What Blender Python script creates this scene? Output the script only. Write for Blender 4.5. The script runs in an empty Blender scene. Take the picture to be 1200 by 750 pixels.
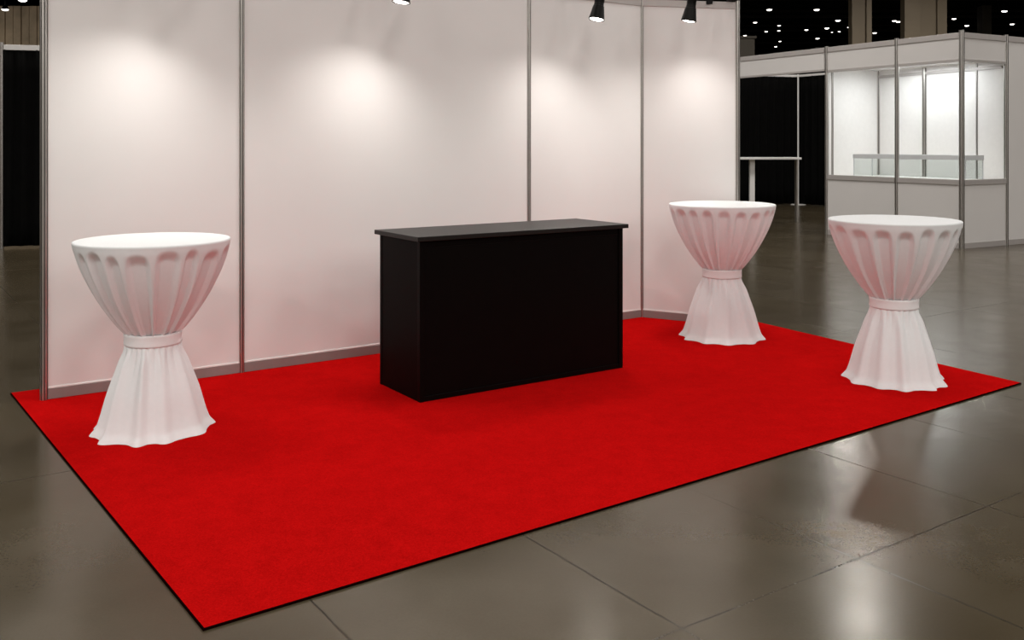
import bpy, math, random
from mathutils import Vector, Matrix
random.seed(7)
PI = math.pi
C = bpy.context.scene.collection
F = 1114.0          # focal length in pixels of the 1200 px wide frame
HC = 1.67           # eye height
HY = 167.0          # horizon row

def gp(px, py):
    """point of the floor seen at a pixel"""
    y = F * HC / (py - HY)
    return Vector(((px - 600) * y / F, y))

def V2(x, y): return Vector((x, y))

# ------------------------------------------------------------------ materials
def new_mat(name):
    m = bpy.data.materials.new(name); m.use_nodes = True
    nt = m.node_tree
    return m, nt, nt.nodes['Principled BSDF']

def noise(nt, scale, detail=4, rough=0.55, vec=None, stretch=None):
    n = nt.nodes.new('ShaderNodeTexNoise')
    n.inputs['Scale'].default_value = scale
    n.inputs['Detail'].default_value = detail
    n.inputs['Roughness'].default_value = rough
    if vec is None:
        g = nt.nodes.new('ShaderNodeNewGeometry'); vec = g.outputs['Position']
    if stretch:
        mp = nt.nodes.new('ShaderNodeMapping'); mp.inputs['Scale'].default_value = stretch
        nt.links.new(vec, mp.inputs['Vector']); vec = mp.outputs['Vector']
    nt.links.new(vec, n.inputs['Vector'])
    return n.outputs['Fac']

def ramp(nt, fac, stops):
    r = nt.nodes.new('ShaderNodeValToRGB')
    el = r.color_ramp.elements
    while len(el) < len(stops): el.new(0.5)
    for e, (p, c) in zip(el, stops):
        e.position = p; e.color = (*c, 1) if len(c) == 3 else c
    nt.links.new(fac, r.inputs['Fac'])
    return r.outputs['Color']

def bump(nt, bsdf, h, strength, dist):
    b = nt.nodes.new('ShaderNodeBump')
    b.inputs['Strength'].default_value = strength; b.inputs['Distance'].default_value = dist
    nt.links.new(h, b.inputs['Height']); nt.links.new(b.outputs['Normal'], bsdf.inputs['Normal'])

def plain(name, col, rough=0.5, metal=0.0, var=0.06, scale=14, spec=0.5, bmp=None):
    m, nt, b = new_mat(name)
    f = noise(nt, scale, 3)
    c = ramp(nt, f, [(0.25, tuple(x * (1 - var) for x in col)), (0.75, tuple(min(1, x * (1 + var)) for x in col))])
    nt.links.new(c, b.inputs['Base Color'])
    b.inputs['Roughness'].default_value = rough; b.inputs['Metallic'].default_value = metal
    b.inputs['Specular IOR Level'].default_value = spec
    if bmp: bump(nt, b, noise(nt, bmp[0], 4), bmp[1], bmp[2])
    return m

def emit(name, col, strength):
    m, nt, b = new_mat(name)
    b.inputs['Base Color'].default_value = (0.8, 0.8, 0.8, 1)
    b.inputs['Emission Color'].default_value = (*col, 1)
    b.inputs['Emission Strength'].default_value = strength
    return m

M = {}
M['laminate'] = plain('white laminate', (0.82, 0.80, 0.788), 0.42, var=0.012, scale=2.2, spec=0.35)
M['laminate_grey'] = plain('pale grey laminate', (0.68, 0.655, 0.64), 0.45, var=0.015, scale=2.2, spec=0.35)
M['alu'] = plain('brushed aluminium', (0.56, 0.53, 0.50), 0.38, 1.0, var=0.05, scale=30)
M['alu_rail'] = plain('satin anodised rail', (0.50, 0.465, 0.45), 0.5, 0.35, var=0.03, scale=20)
M['base_rail'] = plain('dull base rail', (0.30, 0.27, 0.26), 0.5, 0.3, var=0.03, scale=20)
M['groove'] = plain('dark slot', (0.05, 0.045, 0.04), 0.6, 0.3)
M['white_trim'] = plain('white trim and highlight', (0.86, 0.84, 0.82), 0.4, var=0.02)
M['cloth'] = plain('white table linen', (0.83, 0.84, 0.85), 0.85, var=0.015, scale=40, spec=0.2, bmp=(420, 0.12, 0.002))
M['sash'] = plain('white elastic sash', (0.85, 0.835, 0.84), 0.8, var=0.015, scale=60, spec=0.25, bmp=(600, 0.15, 0.002))
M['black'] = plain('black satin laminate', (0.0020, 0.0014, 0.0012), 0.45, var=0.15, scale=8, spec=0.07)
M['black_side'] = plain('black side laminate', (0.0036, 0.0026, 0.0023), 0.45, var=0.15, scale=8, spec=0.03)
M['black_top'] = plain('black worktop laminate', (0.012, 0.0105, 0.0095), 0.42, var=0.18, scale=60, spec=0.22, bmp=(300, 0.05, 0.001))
M['drape'] = plain('black drape cloth', (0.0035, 0.0034, 0.0033), 0.95, var=0.2, scale=5, spec=0.05)
M['lamp_black'] = plain('black lamp enamel', (0.006, 0.0055, 0.005), 0.4, var=0.1, spec=0.14)
M['ceil'] = plain('black painted ceiling', (0.006, 0.0055, 0.005), 0.9, var=0.5, scale=0.15, spec=0.05)
M['beam'] = plain('dark roof steel', (0.045, 0.040, 0.036), 0.8, var=0.3, scale=0.6, spec=0.1)
M['column'] = plain('beige column cladding', (0.33, 0.265, 0.185), 0.6, var=0.08, scale=0.8)
M['hallwall'] = plain('taupe hall wall', (0.10, 0.09, 0.08), 0.8, var=0.1, scale=0.3)
M['darkwall'] = plain('dark far wall', (0.012, 0.011, 0.010), 0.9, var=0.2, scale=0.3)
M['slat'] = plain('brown slatted cladding', (0.52, 0.40, 0.265), 0.6, var=0.3, scale=1.4)
M['binding'] = plain('dark carpet edging', (0.006, 0.001, 0.001), 1.0, spec=0.0)
M['lens'] = emit('spot lens', (1.0, 0.93, 0.84), 12)
M['bay_lens'] = emit('high bay lens', (1.0, 0.94, 0.86), 5)
M['case_rim'] = plain('grey case rim', (0.58, 0.59, 0.60), 0.4, var=0.03)
M['tower'] = plain('taupe tower cladding', (0.11, 0.095, 0.075), 0.7)

def mat_carpet():
    m, nt, b = new_mat('red carpet pile')
    fine = noise(nt, 150, 3, 0.75)
    broad = noise(nt, 7, 6, 0.7)
    mx = nt.nodes.new('ShaderNodeMath'); mx.operation = 'MULTIPLY_ADD'
    nt.links.new(fine, mx.inputs[0]); mx.inputs[1].default_value = 0.72
    ml = nt.nodes.new('ShaderNodeMath'); ml.operation = 'MULTIPLY'
    nt.links.new(broad, ml.inputs[0]); ml.inputs[1].default_value = 0.28
    nt.links.new(ml.outputs[0], mx.inputs[2])
    c = ramp(nt, mx.outputs[0], [(0.30, (0.31, 0.0022, 0.0022)), (0.68, (0.62, 0.0054, 0.0056))])
    nt.links.new(c, b.inputs['Base Color'])
    b.inputs['Roughness'].default_value = 1.0
    b.inputs['Specular IOR Level'].default_value = 0.0
    bump(nt, b, fine, 0.5, 0.006)
    return m
M['carpet'] = mat_carpet()

BA = math.radians(34.5)            # heading of the booth's back wall
def mat_floor():
    m, nt, b = new_mat('polished concrete')
    L = nt.links
    g = nt.nodes.new('ShaderNodeNewGeometry')
    n1 = noise(nt, 0.55, 6, 0.6); n2 = noise(nt, 2.6, 4, 0.55); n3 = noise(nt, 90, 3, 0.6)
    def math_(op, a, bb, c=None):
        n = nt.nodes.new('ShaderNodeMath'); n.operation = op
        for i, v in enumerate((a, bb, c)):
            if v is None: continue
            if isinstance(v, (int, float)): n.inputs[i].default_value = v
            else: L.new(v, n.inputs[i])
        return n.outputs[0]
    mixf = math_('MULTIPLY_ADD', n1, 0.55, math_('MULTIPLY_ADD', n2, 0.27, math_('MULTIPLY', n3, 0.18)))
    base = ramp(nt, mixf, [(0.30, (0.050, 0.038, 0.022)), (0.5, (0.066, 0.051, 0.030)), (0.70, (0.084, 0.066, 0.041))])
    # saw-cut joints running with and across the booth
    mp = nt.nodes.new('ShaderNodeMapping'); mp.vector_type = 'POINT'
    mp.inputs['Rotation'].default_value = (0, 0, -BA)
    L.new(g.outputs['Position'], mp.inputs['Vector'])
    wob = noise(nt, 1.5, 3)
    sp = nt.nodes.new('ShaderNodeSeparateXYZ'); L.new(mp.outputs['Vector'], sp.inputs[0])
    wv = math_('MULTIPLY', math_('SUBTRACT', wob, 0.5), 0.03)
    def line(coord, off, spacing, width):
        a = math_('ADD', math_('SUBTRACT', coord, off - spacing / 2 + 200 * spacing * -1), wv)
        fr = math_('SUBTRACT', math_('MODULO', a, spacing), spacing / 2)
        return math_('LESS_THAN', math_('ABSOLUTE', fr, 0), width)
    j1 = line(sp.outputs[0], 2.33, 0.97, 0.0042)
    j2 = line(sp.outputs[1], 2.36, 2.9, 0.0045)
    j = math_('MAXIMUM', j1, j2)
    vis = noise(nt, 0.8, 2)
    visr = ramp(nt, vis, [(0.36, (0.15,) * 3), (0.56, (0.75,) * 3)])
    jf = math_('MULTIPLY', j, visr)
    mx = nt.nodes.new('ShaderNodeMix'); mx.data_type = 'RGBA'
    L.new(jf, mx.inputs['Factor']); L.new(base, mx.inputs['A']); mx.inputs['B'].default_value = (0.012, 0.009, 0.006, 1)
    L.new(mx.outputs['Result'], b.inputs['Base Color'])
    r = math_('MULTIPLY_ADD', n2, 0.14, math_('MULTIPLY_ADD', n3, 0.10, 0.09))
    r = math_('ADD', r, math_('MULTIPLY', jf, 0.12))
    L.new(r, b.inputs['Roughness'])
    L.new(math_('MULTIPLY_ADD', jf, -0.34, 0.36), b.inputs['Specular IOR Level'])
    b.inputs['Specular Tint'].default_value = (1.0, 0.86, 0.66, 1)
    h = math_('MULTIPLY_ADD', n2, 0.3, math_('MULTIPLY', n3, 0.5))
    bump(nt, b, h, 0.035, 0.006)
    return m
M['floor'] = mat_floor()

def mat_glass():
    m, nt, b = new_mat('clear case glass')
    b.inputs['Base Color'].default_value = (0.95, 0.98, 0.97, 1)
    b.inputs['Roughness'].default_value = 0.03
    t = nt.nodes.new('ShaderNodeBsdfTransparent'); t.inputs[0].default_value = (0.97, 0.985, 0.98, 1)
    g = nt.nodes.new('ShaderNodeBsdfGlossy'); g.inputs['Roughness'].default_value = 0.03
    mx = nt.nodes.new('ShaderNodeMixShader')
    mx.inputs[0].default_value = 0.06; nt.links.new(t.outputs[0], mx.inputs[1]); nt.links.new(g.outputs[0], mx.inputs[2])
    nt.links.new(mx.outputs[0], nt.nodes['Material Output'].inputs['Surface'])
    return m
M['glass'] = mat_glass()

# ------------------------------------------------------------------ mesh helpers
class MB:
    def __init__(s): s.v = []; s.f = []; s.mi = []
    def add(s, vs, fs, mi=0):
        o = len(s.v); s.v += [tuple(v) for v in vs]
        s.f += [tuple(i + o for i in f) for f in fs]; s.mi += [mi] * len(fs)
    def hexa(s, b4, t4, mi=0):
        s.add(list(b4) + list(t4), [(3, 2, 1, 0), (4, 5, 6, 7), (0, 1, 5, 4), (1, 2, 6, 5), (2, 3, 7, 6), (3, 0, 4, 7)], mi)
    def box(s, x0, x1, y0, y1, z0, z1, mi=0):
        s.hexa([(x0, y0, z0), (x1, y0, z0), (x1, y1, z0), (x0, y1, z0)], [(x0, y0, z1), (x1, y0, z1), (x1, y1, z1), (x0, y1, z1)], mi)
    def seg(s, p, q, z0, z1, th, off=0.0, a=0.0, b=0.0, z1b=None, mi=0):
        """upright slab from p to q (plan points); off moves it to its right-hand (viewer) side"""
        p = Vector(p); q = Vector(q); d = (q - p).normalized(); n = Vector((d.y, -d.x))
        p = p + d * a; q = q - d * b
        z1b = z1 if z1b is None else z1b
        c = [p + n * (off + th / 2), q + n * (off + th / 2), q + n * (off - th / 2), p + n * (off - th / 2)]
        zt = [z1, z1b, z1b, z1]
        s.hexa([(w.x, w.y, z0) for w in c], [(w.x, w.y, z) for w, z in zip(c, zt)], mi)
    def lathe(s, prof, n=48, o=(0, 0, 0), mi=0, cap0=False, cap1=False):
        k = len(prof); vs = []
        for i in range(n):
            a = 2 * PI * i / n
            for r, z in prof: vs.append((o[0] + r * math.cos(a), o[1] + r * math.sin(a), o[2] + z))
        fs = []
        for i in range(n):
            j = (i + 1) % n
            for t in range(k - 1): fs.append((i * k + t, j * k + t, j * k + t + 1, i * k + t + 1))
        if cap0: fs.append(tuple(i * k for i in reversed(range(n))))
        if cap1: fs.append(tuple(i * k + k - 1 for i in range(n)))
        s.add(vs, fs, mi)
    def tube(s, pts, r, n=12, mi=0):
        pts = [Vector(p) for p in pts]; vs = []; fs = []
        for i, p in enumerate(pts):
            d = (pts[min(i + 1, len(pts) - 1)] - pts[max(i - 1, 0)]).normalized()
            u = d.cross(Vector((0, 0, 1)))
            u = u.normalized() if u.length > 1e-4 else Vector((1, 0, 0))
            w = d.cross(u)
            for k in range(n):
                a = 2 * PI * k / n; vs.append(p + u * (r * math.cos(a)) + w * (r * math.sin(a)))
        for i in range(len(pts) - 1):
            for k in range(n):
                l = (k + 1) % n; fs.append((i * n + k, i * n + l, (i + 1) * n + l, (i + 1) * n + k))
        fs.append(tuple(reversed(range(n)))); fs.append(tuple((len(pts) - 1) * n + k for k in range(n)))
        s.add(vs, fs, mi)
    def build(s, name, mats, parent=None, smooth=False, bevel=0.0, M4=None):
        me = bpy.data.meshes.new(name); me.from_pydata(s.v, [], s.f)
        for m in (mats if isinstance(mats, (list, tuple)) else [mats]): me.materials.append(m)
        me.polygons.foreach_set('material_index', s.mi)
        if M4 is not None: me.transform(M4)
        import bmesh
        bm = bmesh.new(); bm.from_mesh(me); bmesh.ops.recalc_face_normals(bm, faces=bm.faces); bm.to_mesh(me); bm.free()
        if smooth:
            me.polygons.foreach_set('use_smooth', [True] * len(me.polygons))
            if smooth == 'auto': me.set_sharp_from_angle(angle=math.radians(35))
        me.update()
        o = bpy.data.objects.new(name, me); C.objects.link(o)
        if parent is not None:
            o.parent = parent
            # geometry is given in world space: bring it to the parent's frame
            o.matrix_parent_inverse = parent.matrix_basis.inverted()
        if bevel:
            bv = o.modifiers.new('bevel', 'BEVEL'); bv.width = bevel; bv.segments = 2; bv.limit_method = 'ANGLE'
        return o

def tag(o, label=None, cat=None, group=None, kind=None):
    if label: o['label'] = label
    if cat: o['category'] = cat
    if group: o['group'] = group
    if kind: o['kind'] = kind
    return o

def empty(name, loc, label, cat, group=None, rz=0.0):
    o = bpy.data.objects.new(name, None); C.objects.link(o)
    o.location = loc; o.rotation_euler = (0, 0, rz); o.empty_display_size = 0.1
    return tag(o, label, cat, group)

def copy_tree(o, parent=None):
    c = o.copy(); C.objects.link(c)
    if parent is not None: c.parent = parent
    for ch in list(o.children): copy_tree(ch, c)
    return c

def structure(name, mb, mat, label=None, **k):
    return tag(mb.build(name, mat, **k), label, None, None, 'structure')

def post_profile(r, slots=8):
    """round-cornered octagonal system post with a slot in every face"""
    pts = []
    for i in range(slots):
        a = 2 * PI * i / slots
        t = PI / slots
        def pol(rr, aa): return (rr * math.cos(a + aa), rr * math.sin(a + aa))
        pts += [(pol(r, -t * 0.92), 0), (pol(r * 0.985, -t * 0.30), 1), (pol(r * 0.80, -t * 0.28), 1), (pol(r * 0.80, t * 0.28), 1), (pol(r * 0.985, t * 0.30), 0)]
    return pts

def post(mb, p, z0, z1, r, rot=0.0, slots=8):
    pr = post_profile(r, slots); n = len(pr); ca, sa = math.cos(rot), math.sin(rot)
    vs = []
    for z in (z0, z1):
        for (x, y), _ in pr: vs.append((p[0] + x * ca - y * sa, p[1] + x * sa + y * ca, z))
    o = len(mb.v); mb.v += vs
    for i in range(n):
        j = (i + 1) % n
        mb.f.append((o + i, o + j, o + n + j, o + n + i)); mb.mi.append(pr[i][1])
    mb.f.append(tuple(o + i for i in reversed(range(n)))); mb.mi.append(0)
    mb.f.append(tuple(o + n + i for i in range(n))); mb.mi.append(0)

def area_light(name, loc, power, size, col=(1, 0.955, 0.90), rot=(0, 0, 0), shape='DISK', size_y=None, parent=None):
    l = bpy.data.lights.new(name, 'AREA'); l.energy = power; l.shape = shape; l.size = size; l.color = col
    if size_y: l.size_y = size_y
    o = bpy.data.objects.new(name, l); C.objects.link(o); o.location = loc; o.rotation_euler = rot
    return o

# ------------------------------------------------------------------ hall shell
CEIL = 9.6; LAMPZ = 9.0
mb = MB(); mb.box(-36, 46, -22, 92, -0.2, 0.0)
structure('floor', mb, M['floor'], 'polished brown-grey concrete hall floor with saw-cut joints')
mb = MB(); mb.box(-36, 46, -22, 92, CEIL, CEIL + 0.3)
structure('ceiling', mb, M['ceil'], 'black painted hall ceiling dotted with small lamps')
mb = MB(); mb.box(-36, 46, 92, 92.3, 0, CEIL); structure('wall_far', mb, M['darkwall'])
mb = MB(); mb.box(46, 46.3, -22, 92.3, 0, CEIL); structure('wall_right', mb, M['hallwall'])
mb = MB(); mb.box(-36.3, -36, -22, 92.3, 0, CEIL); structure('wall_left', mb, M['hallwall'])
mb = MB(); mb.box(-36, 46, -22.3, -22, 0, CEIL); structure('wall_rear', mb, M['hallwall'])
# slatted partition wall, far left: upright boards with recessed joints
mb = MB(); mb.box(-36, -12, 40.05, 40.3, 0, 7.4)
x = -36.0; i = 0
while x < -12.1:
    w = 0.30; d = (0.02, 0.05, 0.0, 0.035)[i % 4]
    mb.box(x, x + w, 39.93 - d, 40.05, 0.0, 7.4); x += w + 0.035; i += 1
structure('wall_back', mb, M['slat'], 'brown upright slatted hall wall above the black drape, far left')
# roof steel
for i, y in enumerate((50, 57, 64, 72, 80)):
    mb = MB(); mb.box(-36, 46, y - 0.12, y + 0.12, 9.15, 9.27); mb.box(-36, 46, y - 0.12, y + 0.12, 9.5, CEIL)
    xx = -36.0
    while xx < 45.5:
        mb.hexa([(xx, y - .03, 9.27), (xx + .06, y - .03, 9.27), (xx + .06, y + .03, 9.27), (xx, y + .03, 9.27)],
                [(xx + .5, y - .03, 9.5), (xx + .56, y - .03, 9.5), (xx + .56, y + .03, 9.5), (xx + .5, y + .03, 9.5)]); xx += 0.6
    structure('trim_%d' % (i + 1), mb, M['beam'], 'dark steel roof truss under the black ceiling')
# beige clad columns
def col_faces(name, px0, px1, splits, Y, label):
    xs = [(p - 600) * Y / F for p in [px0] + splits + [px1]]
    mb = MB()
    n = len(xs) - 1
    for i in range(n):
        d = (0.0, 0.12, 0.04)[i % 3]
        mb.box(xs[i] + 0.02, xs[i + 1] - 0.02, Y - 0.1 + d, Y + 0.35, 0, CEIL)
    mb.box(xs[0] + 0.1, xs[-1] - 0.1, Y + 0.25, Y + 0.32, 0, CEIL)
    return structure(name, mb, M['column'], label)
col_faces('column', 997, 1021.5, [1007, 1014.5], 40, 'narrow beige clad hall column rising behind the lit showcase booth')
col_faces('column', 1058.5, 1109.5, [1078, 1097.5], 40, 'wide beige clad hall column rising behind the lit showcase booth')
mb = MB(); mb.box(27.2, 27.75, 55, 55.6, 0, CEIL); mb.box(27.1, 27.85, 54.9, 55.7, 0, 1.2)
structure('column', mb, M['tower'], 'thin dark hall column far off at the right')
mb = MB(); mb.box(7.0, 7.66, 30, 30.6, 0, 4.95); mb.box(6.95, 7.71, 29.95, 30.65, 4.95, 5.03)
tag(mb.build('display_tower', M['tower'], bevel=0.01), 'taupe square tower top showing behind the stall fascia', 'tower')

# ------------------------------------------------------------------ ceiling lamps
def make_bay(loc):
    root = empty('ceiling_light', (0, 0, 0), 'small round white lamp glowing on the dark hall ceiling', 'lamp', 'lamps on the hall ceiling')
    h = MB(); h.lathe([(0.0, 0.52), (0.05, 0.52), (0.05, 0.30), (0.14, 0.24), (0.23, 0.03), (0.23, 0.0), (0.19, 0.0)], 24)
    h.build('housing', M['lamp_black'], root, smooth='auto')
    l = MB(); l.lathe([(0.22, 0.02), (0.21, -0.02), (0.165, -0.06), (0.09, -0.085), (0.0001, -0.092)], 24)
    tag(l.build('lens', M['bay_lens'], root, smooth=True), 'glowing white lens')
    return root
lamp_px = [(901.6, 11.3, 1.25), (957, 11.3, 1.25), (885, 26.3, 1), (913, 30, .8), (898, 37, .8), (912.7, 36, .8), (873, 41.6, 1), (914, 48.4, .8),
           (909, 54.7, .9), (945, 35, 1), (958, 45, 1.1), (969, 33, 1.2), (983.5, 37, .7), (982, 24, 1.25), (1025, 38.5, 1.1),
           (1048, 24.4, 1.1), (1052.5, 25.4, 1.1), (1118, 22, 1), (1133, 30, 1.1), (1156.6, 28, .9), (1177, 13, 1.25), (1186, 28.3, 1.1),
           (975, 37.7, .5), (994, 32, .5), (6, 11, 1.1), (26.5, 0.3, 1.2)]
bay = None
for px, py, s in lamp_px:
    y = (LAMPZ - HC) * F / (HY - py); x = (px - 600) * y / F
    z = LAMPZ
    if px < 60: y = 38.0 if py > 5 else 34.0; z = HC + (HY - py) * y / F; x = (px - 600) * y / F
    if bay is None: o = bay = make_bay(None)
    else: o = copy_tree(bay)
    o.location = (x, y, z); s *= 0.55; o.scale = (s, s, s)
    if px < 60:
        o['label'] = 'small white lamp glowing above the brown slatted wall, beside the booth wall' if py < 5 else 'small white lamp glowing above the brown slatted wall, at the picture edge'
        o['group'] = 'lamps over the slatted wall'
        m = MB(); m.tube([(x, y, z + 0.5 * s), (x, y, CEIL)], 0.015, 8)
        m.build('hanger_rod', M['lamp_black'], o)

# lamp light over the hall
for ix in range(-3, 4):
    for iy in range(-2, 3):
        p = (445, 445, 235, 140, 190)[iy + 2] * (1.3 if ix > 0 and iy > 0 else 1)
        lx = ix * 8.0 + 2.0 if iy < 2 else (-22, -15, -8, -0.75, 3.0, 11, 19)[ix + 3]
        area_light('hall_lamp_light', (lx, iy * 8.0 - 1.0, LAMPZ - 0.2), p, 2.2)
for x, y in ((-26, 24), (-17, 23), (-9, 22.5), (-1.2, 22.7), (7.84, 21.4), (16.5, 23), (25, 22), (-24, 33), (-13, 34), (-2, 33), (11.2, 32.0), (16.9, 34.6), (27, 33), (36, 30)):
    area_light('hall_lamp_light', (x, y, LAMPZ - 0.2), 165, 0.7)

# ------------------------------------------------------------------ red carpet
A_ = gp(12, 462); B_ = gp(238, 740); C_ = gp(1197, 450); Dv = gp(895, 380); D_ = C_ + (Dv - C_) * 1.5
quad = [B_, C_, D_, A_]
CT = 0.010
def inset(poly, d):
    c = sum(poly, Vector((0, 0))) / len(poly)
    return [p + (c - p).normalized() * d for p in poly]
inn = inset(quad, 0.006)
mb = MB()
N = 40
vs = []; fs = []
for i in range(N + 1):
    for j in range(N + 1):
        u, v = i / N, j / N
        p = inn[0] * (1 - u) * (1 - v) + inn[1] * u * (1 - v) + inn[2] * u * v + inn[3] * (1 - u) * v
        vs.append((p.x, p.y, CT))
for i in range(N):
    for j in range(N): fs.append((i * (N + 1) + j, (i + 1) * (N + 1) + j, (i + 1) * (N + 1) + j + 1, i * (N + 1) + j + 1))
mb.add(vs, fs)
bot = [(p.x, p.y, 0.0005) for p in inn]; top = [(p.x, p.y, CT) for p in inn]
mb.add(bot + top, [(0, 1, 5, 4), (1, 2, 6, 5), (2, 3, 7, 6), (3, 0, 4, 7), (3, 2, 1, 0)])
carpet = tag(mb.build('carpet', M['carpet']), 'large bright red carpet laid flat on the grey concrete floor', 'carpet')
mb = MB()
for i in range(4):
    j = (i + 1) % 4
    p, q, r, s = quad[i], quad[j], inn[j], inn[i]
    mb.hexa([(p.x, p.y, 0.0005), (q.x, q.y, 0.0005), (r.x, r.y, 0.0005), (s.x, s.y, 0.0005)],
            [(p.x, p.y, CT * .75), (q.x, q.y, CT * .75), (r.x, r.y, CT * .98), (s.x, s.y, CT * .98)])
tag(mb.build('edge_binding', M['binding'], carpet), 'dark edge of the carpet')

# ------------------------------------------------------------------ booth display wall
W0 = gp(51.5, 470); W3 = gp(752, 372.5)
ed = (W3 - W0).normalized(); nf = Vector((ed.y, -ed.x))      # nf: out of the wall, towards the viewer
def on_wall(px):
    k = (px - 600) / F
    t = (k * W0.y - W0.x) / (ed.x - k * ed.y)
    return W0 + ed * t
W1 = on_wall(283); W2 = on_wall(619.5)
W4 = gp(864.5, 383.5)
WH = 3.03
WH4 = 2.94
wall = empty('exhibition_booth', (W0.x, W0.y, CT), 'white panelled exhibition booth wall with aluminium posts standing on the red carpet', 'booth wall')
PR = 0.021
nodes = [W0, W1, W2, W3, W4]
for i, p in enumerate(nodes):
    m = MB()
    rot = BA if i < 4 else BA - 0.5
    if i == 0:
        post(m, p, CT, WH, 0.026, BA); 
    else:
        post(m, p, CT, WH if i < 4 else WH4 + 0.01, PR, rot + 0.0)
    m.build('post', [M['alu'], M['groove']], wall)
RH = 0.068
for i in range(4):
    p, q = nodes[i], nodes[i + 1]
    ht, hb = (WH, WH) if i < 3 else (WH, WH4)
    m = MB(); m.seg(p, q, CT + 0.04, ht - 0.03, 0.008, 0, 0.012, 0.012, z1b=hb - 0.03); m.build('panel', M['laminate'], wall)
    m = MB(); m.seg(p, q, CT, CT + RH, 0.024, 0, 0.015, 0.015)
    r = m.build('base_rail', M['base_rail'], wall, bevel=0.002)
    m = MB(); m.seg(p, q, CT + RH, CT + RH + 0.010, 0.020, 0, 0.015, 0.015); m.build('highlight_strip', M['white_trim'], r, bevel=0.002)  # white strip imitates the highlight along the rail's top ledge
    m = MB()
    pp, qq = Vector(p), Vector(q); d = (qq - pp).normalized()
    n = Vector((d.y, -d.x)); a = pp + d * 0.015; b = qq - d * 0.015
    c = [a + n * .013, b + n * .013, b - n * .013, a - n * .013]; zt = [ht, hb, hb, ht]
    m.hexa([(w.x, w.y, z - 0.062) for w, z in zip(c, zt)], [(w.x, w.y, z) for w, z in zip(c, zt)])
    m.build('top_rail', M['alu_rail'], wall, bevel=0.002)
m = MB(); d = (W4 - W3).normalized()
c = W4 - d * 0.02
m.box(c.x - 0.075, c.x + 0.03, c.y - 0.035, c.y + 0.035, WH4 + 0.01, WH4 + 0.05)
tag(m.build('corner_clamp', M['lamp_black'], wall, bevel=0.006), 'black clamp on the end post')

# ------------------------------------------------------------------ spotlights on arms
def spotlight(px, py, base, wd, wn, dist, zrail, label, tilt, aim_power):
    """base, wd, wn: a point, direction and viewer-side normal of the wall it is clamped to"""
    k = (px - 600) / F
    y = (base.dot(wn) + dist) / (k * wn.x + wn.y)
    lp = Vector((k * y, y, HC + (HY - py) * y / F))
    ax = Vector((wd.x * -tilt[0] - wn.x * tilt[1], wd.y * -tilt[0] - wn.y * tilt[1], -1)).normalized()   # where the lamp points
    rail = lp.xy - wn * ((lp.xy - base).dot(wn)) + wd * tilt[0] * 0.24
    root = empty('spotlight', (rail.x, rail.y, zrail), label, 'spotlight', 'spotlights on the booth wall')
    head = MB()
    prof = [(0.0, 0.205), (0.026, 0.205), (0.036, 0.197), (0.040, 0.15), (0.044, 0.12), (0.047, 0.118), (0.066, 0.012), (0.068, 0.0), (0.060, 0.0), (0.058, 0.012), (0.0, 0.03)]
    head.lathe(prof, 40)
    for q in range(5): head.lathe([(0.037, .150 + q * .009), (0.043, .152 + q * .009), (0.043, .155 + q * .009), (0.037, .157 + q * .009)], 40)
    q4 = (-ax).to_track_quat('Z', 'Y').to_matrix().to_4x4()
    q4.translation = lp
    head.build('lamp_head', M['lamp_black'], root, smooth='auto', M4=q4)
    ln = MB(); ln.lathe([(0.059, 0.006), (0.05, 0.001), (0.03, -0.004), (0.0001, -0.006)], 32)
    tag(ln.build('lens', M['lens'], root, smooth=True, M4=q4), 'glowing white lens')
    topp = lp - ax * 0.205
    kn = topp - ax * 0.03
    m = MB(); m.tube([topp - ax * -0.01, kn, kn - ax * 0.02], 0.016, 14)
    side = Vector((wd.x, wd.y, 0))
    m.tube([kn - side * 0.028, kn + side * 0.028], 0.02, 16)
    m.build('swivel', M['lamp_black'], root, smooth='auto')
    m = MB()
    r3 = Vector((rail.x, rail.y, zrail + 0.04))
    n3 = Vector((wn.x, wn.y, 0))
    p0 = kn - ax * 0.02
    pts = [r3 + Vector((0, 0, 0.0)), r3 + n3 * 0.06 + Vector((0, 0, 0.03))]
    for t in range(1, 8):
        f = t / 8
        pts.append((r3 + n3 * 0.06 + Vector((0, 0, 0.03))).lerp(p0 + Vector((0, 0, 0.04)), f) + Vector((0, 0, 0.035 * math.sin(PI * f))))
    pts += [p0 + Vector((0, 0, 0.03)), p0]
    m.tube(pts, 0.009, 12); m.build('arm', M['lamp_black'], root, smooth='auto')
    m = MB(); d = Vector((wd.x, wd.y))
    m.seg(rail - d * 0.03, rail + d * 0.03, zrail + 0.002, zrail + 0.045, 0.040)
    m.seg(rail - d * 0.03, rail + d * 0.03, zrail - 0.05, zrail + 0.045, 0.012, off=0.024); m.build('clamp', M['lamp_black'], root, bevel=0.004)
    l = bpy.data.lights.new('spot_beam', 'SPOT'); l.energy = aim_power; l.spot_size = math.radians(130); l.spot_blend = 1.0
    l.shadow_soft_size = 0.06; l.color = (1.0, 0.955, 0.905)
    o = bpy.data.objects.new('spot_beam', l); C.objects.link(o)
    aim = (ax + Vector((-wn.x, -wn.y, 0)) * 0.05).normalized()
    o.location = lp + ax * 0.03; o.rotation_euler = (-aim).to_track_quat('Z', 'Y').to_euler()
SP = 40
spotlight(205, -21, W0, ed, nf, 0.53, WH, 'black arm spotlight above the narrow left wall panel, beside the end post', (0.20, 0.0), SP)
spotlight(470, 3, W0, ed, nf, 0.53, WH, 'black arm spotlight at the top edge over the wide middle wall panel', (0.15, 0.0), SP * 1.1)
spotlight(699, 23, W0, ed, nf, 0.53, WH, 'black arm spotlight over the narrow panel left of the wall corner', (0.22, -0.02), SP)
wd4 = (W4 - W3).normalized(); wn4 = Vector((wd4.y, -wd4.x))
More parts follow.
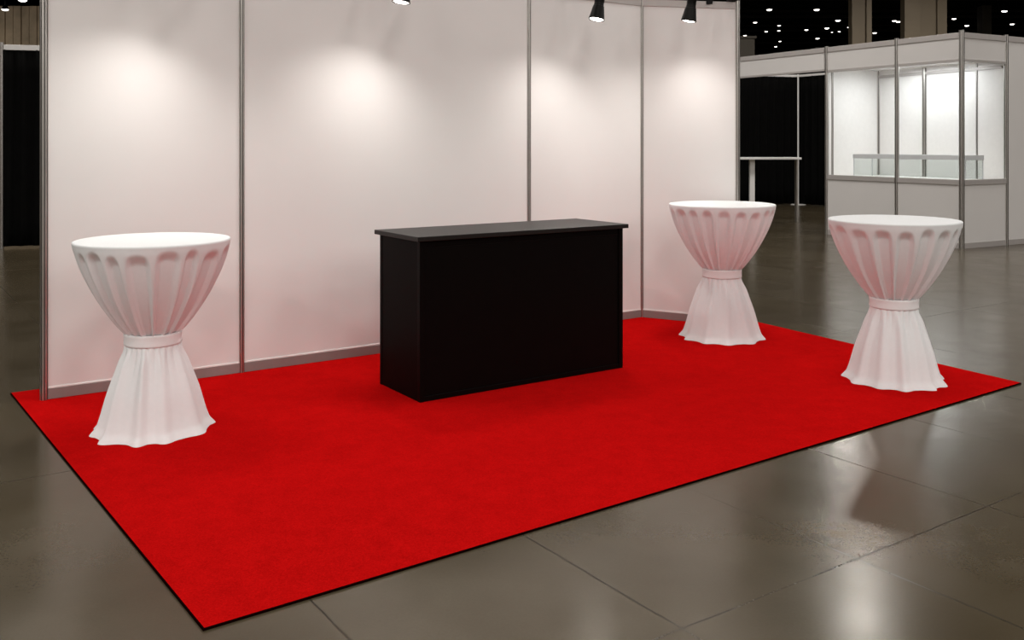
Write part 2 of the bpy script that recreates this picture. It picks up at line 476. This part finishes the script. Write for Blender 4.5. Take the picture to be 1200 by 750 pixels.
spotlight(807, 25, W3, wd4, wn4, 0.48, WH4 + (WH - WH4) * 0.52, 'black arm spotlight over the angled end panel above the rear cocktail table', (0.16, -0.02), SP * 0.8)

# ------------------------------------------------------------------ black reception counter
K0 = gp(492, 474); K1 = gp(730, 432.5)
kd = (K1 - K0); KL = kd.length; ka = math.atan2(kd.y, kd.x); KD = 0.575; KH = 1.07
counter = empty('reception_counter', (K0.x, K0.y, CT), 'black box-shaped reception counter standing on the red carpet', 'counter')
KM = Matrix.Translation((K0.x, K0.y, CT)) @ Matrix.Rotation(ka, 4, 'Z')
T = 0.024
kz = KH - CT
def kpart(name, mat, boxes, bevel=0.0025, parent=counter, label=None):
    m = MB()
    for b in boxes: m.box(*b)
    return tag(m.build(name, mat, parent, bevel=bevel, M4=KM), label)
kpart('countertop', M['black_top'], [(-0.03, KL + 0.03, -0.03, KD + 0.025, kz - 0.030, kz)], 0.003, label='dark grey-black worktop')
kpart('apron', M['black'], [(0.006, KL - 0.006, 0.010, KD - 0.01, kz - 0.075, kz - 0.030)])
kpart('front_panel', M['black'], [(0.034, KL - 0.034, 0.010, 0.028, 0.03, kz - 0.075)])
fr = kpart('front_frame', M['black'], [(0.0, 0.036, 0.0, 0.036, 0.0, kz - 0.03), (KL - 0.036, KL, 0.0, 0.036, 0.0, kz - 0.03), (0.036, KL - 0.036, 0.002, 0.03, 0.0, 0.034)])
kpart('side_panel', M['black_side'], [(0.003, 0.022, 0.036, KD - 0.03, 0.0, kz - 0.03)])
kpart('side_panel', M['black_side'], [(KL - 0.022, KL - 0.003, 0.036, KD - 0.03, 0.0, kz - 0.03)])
kpart('rear_post', M['black'], [(0.0, 0.03, KD - 0.03, KD, 0.0, kz - 0.03)])
kpart('rear_post', M['black'], [(KL - 0.03, KL, KD - 0.03, KD, 0.0, kz - 0.03)])
kpart('shelf', M['black'], [(0.022, KL - 0.022, 0.03, KD - 0.02, 0.5, 0.52), (0.022, KL - 0.022, 0.03, KD - 0.02, 0.03, 0.05)])

# ------------------------------------------------------------------ cocktail tables
def smooth(x):
    x = max(0.0, min(1.0, x)); return x * x * (3 - 2 * x)
def lerp_prof(prof, t):
    for (a, r0), (b, r1) in zip(prof, prof[1:]):
        if t <= b: 
            f = (t - a) / (b - a); return r0 + (r1 - r0) * f
    return prof[-1][1]
def catmull(prof, t):
    n = len(prof)
    for i in range(n - 1):
        if t <= prof[i + 1][0] or i == n - 2:
            t0, r0 = prof[i]; t1, r1 = prof[i + 1]
            m0 = (r1 - prof[i - 1][1]) / (t1 - prof[i - 1][0]) if i > 0 else (r1 - r0) / (t1 - t0)
            m1 = (prof[i + 2][1] - r0) / (prof[i + 2][0] - t0) if i < n - 2 else (r1 - r0) / (t1 - t0)
            h = t1 - t0; s = min(1, (t - t0) / h)
            return ((2*s**3 - 3*s**2 + 1) * r0 + (s**3 - 2*s**2 + s) * h * m0 + (-2*s**3 + 3*s**2) * r1 + (s**3 - s**2) * h * m1)
def cells(rng, n, var):
    w = [1 + rng.uniform(-var, var) for _ in range(n)]; s = sum(w); acc = 0; out = []
    for x in w:
        out.append((acc, acc + x / s)); acc += x / s
    return out
ZT, ZR, ZW1, ZW0 = 1.100, 1.084, 0.560, 0.500
UP = [(0, 0.431), (0.08, 0.424), (0.24, 0.399), (0.42, 0.359), (0.62, 0.302), (0.82, 0.230), (0.94, 0.180), (1.0, 0.154)]
LO = [(0, 0.150), (0.1, 0.163), (0.3, 0.197), (0.55, 0.240), (0.8, 0.274), (0.93, 0.296), (1.0, 0.312)]
def make_table(seed, loc, rz, sc, label, nlow):
    rng = random.Random(seed)
    root = empty('cocktail_table', loc, label, 'cocktail table', 'cocktail tables on the red carpet')
    root.rotation_euler = (0, 0, rz)
    root.scale = (sc, sc, sc)
    ident = root.matrix_basis.copy()
    def put(m, name, mat, lab=None):
        o = m.build(name, mat, None, smooth=True); o.parent = root
        return tag(o, lab)
    m = MB()
    prof = [(0.0001, ZT), (0.2, ZT), (0.36, ZT), (0.42, ZT - 0.0003), (0.4265, ZT - 0.0015), (0.430, ZT - 0.004), (0.4315, ZT - 0.008), (0.4315, ZT - 0.014), (0.431, ZR)]
    m.lathe(prof, 160)
    put(m, 'tabletop', M['cloth'], 'smooth flat white top under the cloth')
    # upper drape with fluted recesses
    NT, NZ = 640, 80
    cl = cells(rng, 18, 0.30); dep = [rng.uniform(0.7, 1.2) for _ in cl]; st = [rng.uniform(-0.02, 0.05) for _ in cl]
    skew = [rng.uniform(-0.3, 0.3) for _ in cl]; wid = [rng.uniform(0.76, 0.94) for _ in cl]
    vs = []
    for i in range(NT):
        a = i / NT
        k = next(q for q, (x0, x1) in enumerate(cl) if a < x1 or q == len(cl) - 1)
        x0, x1 = cl[k]
        u0 = (a - x0) / (x1 - x0) * 2 - 1
        for j in range(NZ + 1):
            t = j / NZ
            r = catmull(UP, t)
            u = u0 + skew[k] * (1 - u0 * u0) * t
            au = abs(u) / (wid[k] + (1 - wid[k]) * smooth(t * 1.3))
            side = 1 - smooth((au - 0.48) / 0.52)
            start = 0.012 + 0.8 * max(0, st[k]) + 0.06 * au * au
            s = side * smooth((t - start) / 0.13)
            d = 0.033 * dep[k] * s * (1 - 0.38 * smooth(t))
            d += 0.006 * math.exp(-((abs(u0) - 0.72) / 0.13) ** 2) * smooth((t - 0.35) / 0.45)
            ridge = max(0, 1 - abs(abs(u0) - 1) / 0.22)
            d -= 0.005 * ridge * ridge * smooth((t - 0.4) / 0.5) * (1 - smooth((t - .93) / .07))
            ins = min(1, t / 0.03)
            z = ZR + 0.001 - t * (ZR - ZW1 + 0.004)
            rr = r - d * ins
            vs.append((rr * math.cos(2 * PI * a), rr * math.sin(2 * PI * a), z))
    fs = [(i * (NZ + 1) + j, ((i + 1) % NT) * (NZ + 1) + j, ((i + 1) % NT) * (NZ + 1) + j + 1, i * (NZ + 1) + j + 1) for i in range(NT) for j in range(NZ)]
    m = MB(); m.add(vs, fs); put(m, 'upper_drape', M['cloth'], 'fluted upper cloth tapering to the waist')
    # lower skirt with soft irregular folds
    cl2 = cells(rng, nlow, 0.35); amp = [rng.uniform(0.5, 1.25) for _ in cl2]; sw = [rng.uniform(-0.012, 0.012) for _ in cl2]
    cl3 = cells(rng, 24, 0.3)
    vs = []; NT2, NZ2 = 360, 56
    for i in range(NT2):
        a0 = i / NT2
        for j in range(NZ2 + 1):
            t = j / NZ2
            a = (a0 + 0.012 * math.sin(2 * PI * a0 * 3 + seed) * t) % 1.0
            k = next(q for q, (x0, x1) in enumerate(cl2) if a < x1 or q == len(cl2) - 1)
            x0, x1 = cl2[k]; u = (a - x0) / (x1 - x0)
            k3 = next(q for q, (y0, y1) in enumerate(cl3) if a < y1 or q == len(cl3) - 1)
            y0, y1 = cl3[k3]; w = (a - y0) / (y1 - y0)
            pk = 0.5 + 0.5 * math.cos(2 * PI * u)                # rounded ridge at the cell edges, flat cloth between
            am0 = amp[k] if u < 0.5 else amp[(k + 1) % len(amp)]
            am0 = amp[k] * (1 - smooth(u)) + amp[(k + 1) % len(amp)] * smooth(u)
            ridge = pk ** (2.4 - 0.7 * t)
            fold = (ridge - 0.34) * (0.026 + 0.008 * t) * am0
            gath = (math.sin(PI * w) - 0.6) * 0.0085 * (1 - smooth(t / 0.5)) * smooth(t / 0.03)
            r = catmull(LO, t) + fold * smooth(t / 0.22) + gath
            flare = 0.016 * smooth((t - 0.9) / 0.1) * (0.6 + 0.4 * ridge)
            z = ZW0 + 0.004 - t * (ZW0 + 0.004)
            z += 0.002 * (1 - ridge) * smooth((t - 0.8) / 0.2)
            if j == NZ2: z = max(z, 0.001)
            vs.append(((r + flare) * math.cos(2 * PI * a0), (r + flare) * math.sin(2 * PI * a0), z))
    fs = [(i * (NZ2 + 1) + j, ((i + 1) % NT2) * (NZ2 + 1) + j, ((i + 1) % NT2) * (NZ2 + 1) + j + 1, i * (NZ2 + 1) + j + 1) for i in range(NT2) for j in range(NZ2)]
    m = MB(); m.add(vs, fs); put(m, 'skirt', M['cloth'], 'flared lower cloth falling in soft folds to the carpet')
    # sash band round the waist
    m = MB(); z0, z1 = ZW0 - 0.004, ZW1 + 0.006
    prof = [(0.148, z0), (0.157, z0 + 0.001), (0.161, z0 + 0.006), (0.160, z0 + 0.014), (0.1585, (z0 + z1) / 2), (0.160, z1 - 0.014), (0.161, z1 - 0.006), (0.157, z1 - 0.001), (0.148, z1)]
    m.lathe(prof, 120); put(m, 'sash', M['sash'], 'flat white band tied round the waist')
    return root
def tpos(px, Z): return ((px - 600) * Z / F, Z, CT)
make_table(11, tpos(179.5, 5.52), 0.3, 1.0, 'white-draped cocktail table left of the black counter, before the narrow end panel', 11)
make_table(23, tpos(846, 8.12), 1.1, 1.035, 'white-draped cocktail table in front of the angled end panel, behind the black counter', 10)
make_table(37, tpos(1047.5, 6.67), 2.2, 1.02, 'white-draped cocktail table at the far-right carpet corner, before the lit showcase booth', 11)

# ------------------------------------------------------------------ lit showcase booth, right rear
SH = 3.40
def pt(px, Z): return V2((px - 600) * Z / F, Z)
P0 = pt(969, 17.3); P2 = pt(1127, 14.91); P3 = pt(1179, 15.46)
su = (P2 - P0); sv = (P3 - P2).normalized()
P1 = P0 + su * 0.556
P4 = P3 + sv * 1.4
CB = P0 + sv * 1.37                    # inner rear corner
booth = empty('showcase_booth', (P2.x, P2.y, 0), 'pale grey lit showcase booth with open windows behind the right cocktail table', 'showcase booth')
def bp(name, mat, segs, bevel=0.0, label=None, parent=booth):
    m = MB()
    for s in segs: m.seg(*s[:5], **(s[5] if len(s) > 5 else {}))
    return tag(m.build(name, mat, parent, bevel=bevel), label)
back1 = CB + (P3 - CB) * 0.40; back2 = CB + (P3 - CB) * 0.80
for p, r, z in ((P0, .036, SH + .02), (P1, .036, SH + .02), (P2, .042, SH + .03), (P3, .036, SH + .02), (P4, .036, SH), (CB, .05, 3.0), (back1, .05, 3.0), (back2, .022, 3.0), (P0 + sv * .13, .03, 3.0)):
    m = MB(); post(m, p, 0, z, r, math.atan2(su.y, su.x)); m.build('post', [M['alu'], M['groove']], booth)
for p, q in ((P0, P1), (P1, P2), (P2, P3)):
    bp('lower_panel', M['laminate_grey'], [(p, q, 0.08, 1.02, 0.02, dict(a=.03, b=.03))])
    bp('fascia', M['laminate_grey'], [(p, q, 2.97, SH - 0.07, 0.02, dict(a=.03, b=.03))])
    bp('top_rail', M['alu_rail'], [(p, q, SH - 0.09, SH, 0.05, dict(a=.03, b=.03))], 0.004)
    bp('fascia_rail', M['alu_rail'], [(p, q, 2.94, 2.985, 0.04, dict(a=.03, b=.03))], 0.003)
    bp('sill', M['alu_rail'], [(p, q, 1.00, 1.085, 0.06, dict(a=.03, b=.03))], 0.004, 'grey window sill rail')
    bp('base_rail', M['alu_rail'], [(p, q, 0.0, 0.09, 0.035, dict(a=.03, b=.03))], 0.003)
bp('solid_panel', M['laminate_grey'], [(P3, P4, 0.08, SH - 0.07, 0.02, dict(a=.03, b=.03))])
bp('top_rail', M['alu_rail'], [(P3, P4, SH - 0.09, SH, 0.05, dict(a=.03, b=.03))], 0.004)
bp('base_rail', M['alu_rail'], [(P3, P4, 0.0, 0.09, 0.035, dict(a=.03, b=.03))], 0.003)
bp('back_panel', M['white_trim'], [(CB, P3, 0.0, 3.02, 0.02, dict(a=.02, b=.04)), (P0, CB, 0.0, 3.02, 0.02, dict(a=.04, b=.02))], label='bright white inner wall')
bp('rear_rail', M['alu_rail'], [(CB, P3, 2.88, 2.93, 0.03, dict(a=.04, b=.05, off=.02))], 0.002)
def slab(poly, z0, z1, name, mat, parent, label=None):
    m = MB(); m.hexa([(p.x, p.y, z0) for p in poly], [(p.x, p.y, z1) for p in poly]); return tag(m.build(name, mat, parent), label)
inn4 = [P0 + sv * .05 + su * .01, P2 + sv * .05 - su * .02, P3 - sv * .04 - su * .02, CB - sv * .04 + su * .01]
slab(inn4, 1.02, 1.06, 'display_shelf', M['white_trim'], booth, 'white display surface inside the windows')
slab(inn4, 3.02, 3.05, 'roof_panel', M['white_trim'], booth)
cen = sum(inn4, Vector((0, 0))) / 4
area_light('showcase_light', (cen.x, cen.y, 3.0), 25, 1.6, (0.93, 0.98, 1.0), (0, 0, math.atan2(su.y, su.x)), 'RECTANGLE', 0.5)
# glass display case on the showcase shelf
a_, b_ = 0.13, 0.93
q = [P0 + su * a_ + sv * .30, P0 + su * b_ + sv * .36, P0 + su * b_ + sv * .80, P0 + su * a_ + sv * .78]
case = empty('display_case', (q[0].x, q[0].y, 1.06), 'clear glass display case with grey rim standing inside the lit showcase booth', 'display case')
for i in range(4):
    p, r = q[i], q[(i + 1) % 4]
    m = MB(); m.seg(p, r, 1.062, 1.388, 0.008, 0, 0.012, 0.012); m.build('glass_pane', M['glass'], case)
m = MB()
for i in range(4):
    p, r = q[i], q[(i + 1) % 4]; m.seg(p, r, 1.385, 1.462, 0.03, 0, -0.014, -0.014)
tag(m.build('top_rim', M['case_rim'], case, bevel=0.003), 'grey top rim')
for p in q:
    m = MB(); m.box(p.x - .008, p.x + .008, p.y - .008, p.y + .008, 1.061, 1.387); m.build('corner_strip', M['case_rim'], case, bevel=0.002)
slab([q[0] + (q[2] - q[0]) * .01, q[1] + (q[3] - q[1]) * .01, q[2] + (q[0] - q[2]) * .01, q[3] + (q[1] - q[3]) * .01], 1.44, 1.452, 'glass_top', M['glass'], case)

# ------------------------------------------------------------------ black draped stall left of it
Pm = P0 - su * 1.05
fas = empty('stall_fascia', (Pm.x, Pm.y, 0), 'long pale fascia board over the black-draped stall beside the showcase booth', 'fascia')
du = su.normalized()
bp('fascia_panel', M['laminate_grey'], [(Pm, P0, 3.00, SH - .05, .02, dict(a=.03, b=.06))], parent=fas)
bp('top_rail', M['alu_rail'], [(Pm, P0, SH - .09, SH, .05, dict(a=.03, b=.05))], .004, parent=fas)
bp('lower_rail', M['alu_rail'], [(Pm, P0, 2.97, 3.01, .04, dict(a=.03, b=.05))], .003, parent=fas)
m = MB(); post(m, Pm, 0, SH + .02, .036); m.build('post', [M['alu'], M['groove']], fas)

def drape(name, p, q, z0, z1, wl, amp, parent, seed):
    rng = random.Random(seed); p = Vector(p); q = Vector(q); L = (q - p).length; d = (q - p) / L; n = Vector((d.y, -d.x))
    k = int(L / wl * 12); vs = []; ph = 0
    for i in range(k + 1):
        s = L * i / k; ph += 2 * PI / 12 * rng.uniform(0.7, 1.3)
        for j in range(9):
            t = j / 8; o = amp * math.sin(ph) * (0.45 + 0.55 * t) + 0.3 * amp * math.sin(ph * 2.3 + 3 * t)
            w = p + d * s + n * o; vs.append((w.x, w.y, z1 + (z0 - z1) * t))
    fs = [(i * 9 + j, (i + 1) * 9 + j, (i + 1) * 9 + j + 1, i * 9 + j + 1) for i in range(k) for j in range(8)]
    m = MB(); m.add(vs, fs); o = m.build(name, M['drape'], parent, smooth=True)
    sd = o.modifiers.new('thickness', 'SOLIDIFY'); sd.thickness = 0.004; sd.offset = 0
    return o
S0 = pt(848, 25.0); S1 = pt(935, 25.6); S2 = pt(990, 24.2)
st = empty('pipe_and_drape', (S1.x, S1.y, 0), 'tall black drape hung in the corner of the stall beside the showcase booth', 'drape', 'black drapes in the hall')
drape('drape', S0, S1, 0.03, 3.44, 0.24, 0.035, st, 1); drape('drape', S1, S2, 0.03, 3.44, 0.24, 0.035, st, 2)
for p, z in ((S0, 3.5), (S1 + V2(-0.02, -0.09), 3.5), (S2, 3.5)):
    m = MB(); m.lathe([(0, 0), (.20, 0), (.20, .012), (.022, .016), (.022, z), (0, z)], 20, (p.x, p.y, 0)); m.build('upright', M['white_trim'], st, smooth='auto')
for p, r in ((S0, S1), (S1, S2)):
    bp('crossbar', M['white_trim'], [(p, r, 3.43, 3.49, .05)], .004, parent=st)
# bar table in the stall
TY = 19.8; tx0 = (852 - 600) * TY / F; tx1 = (939.5 - 600) * TY / F
bt = empty('bar_table', ((tx0 + tx1) / 2, TY, 0), 'tall white-topped bar table in front of the black drape, behind the rear cocktail table', 'bar table')
def btp(name, mat, bx, bev=.004):
    m = MB(); m.box(*bx); return m.build(name, mat, bt, bevel=bev)
btp('tabletop', M['white_trim'], (tx0, tx1, TY, TY + .55, 1.315, 1.358))
lx = (885 - 600) * TY / F
for xx in (tx0 + .05, tx1 - .045):
    btp('leg', M['alu'], (xx, xx + .03, TY + .2, TY + .35, 0, 1.315))
btp('centre_leg', M['white_trim'], (lx - .05, lx + .05, TY + .22, TY + .32, 0, 1.315))

# ------------------------------------------------------------------ drape stall, far left
L0 = pt(2, 15.0); L1 = pt(96, 15.3); LL = pt(-60, 14.8)
ld = empty('pipe_and_drape', (L0.x, L0.y, 0), 'tall black drape under a pale rail left of the booth wall', 'drape', 'black drapes in the hall')
drape('drape', L0 + V2(.03, 0), L1, 0.03, 3.14, 0.22, 0.028, ld, 3)
bp('crossbar', M['white_trim'], [(L0, L1, 3.13, 3.215, .05, dict(a=.03))], .005, parent=ld)
bp('crossbar', M['white_trim'], [(LL, L0, 3.13, 3.215, .05, dict(b=.03))], .005, parent=ld)
for p in (L0, L1, LL):
    m = MB(); post(m, p, 0, 3.25, .03, 0.2); m.build('upright', [M['alu'], M['groove']], ld)

# ------------------------------------------------------------------ world, camera, view
w = bpy.data.worlds.new('hall air'); bpy.context.scene.world = w; w.use_nodes = True
w.node_tree.nodes['Background'].inputs[0].default_value = (0.9, 0.85, 0.8, 1)
w.node_tree.nodes['Background'].inputs[1].default_value = 0.02
cam = bpy.data.cameras.new('camera'); co = bpy.data.objects.new('camera', cam); C.objects.link(co)
co.location = (0, 0, HC); co.rotation_euler = (PI / 2, 0, 0)
cam.sensor_fit = 'HORIZONTAL'; cam.sensor_width = 36; cam.lens = F * 36 / 1200
cam.shift_y = -(375 - HY) / 1200
cam.clip_end = 300
sc = bpy.context.scene
sc.camera = co
sc.view_settings.view_transform = 'Standard'; sc.view_settings.look = 'None'
sc.view_settings.gamma = 1.0; sc.view_settings.use_curve_mapping = False
sc.view_settings.exposure = 0.0
sc.cycles.use_denoising = True
sc.cycles.max_bounces = 8; sc.cycles.diffuse_bounces = 4; sc.cycles.transmission_bounces = 10
sc.cycles.sample_clamp_indirect = 6
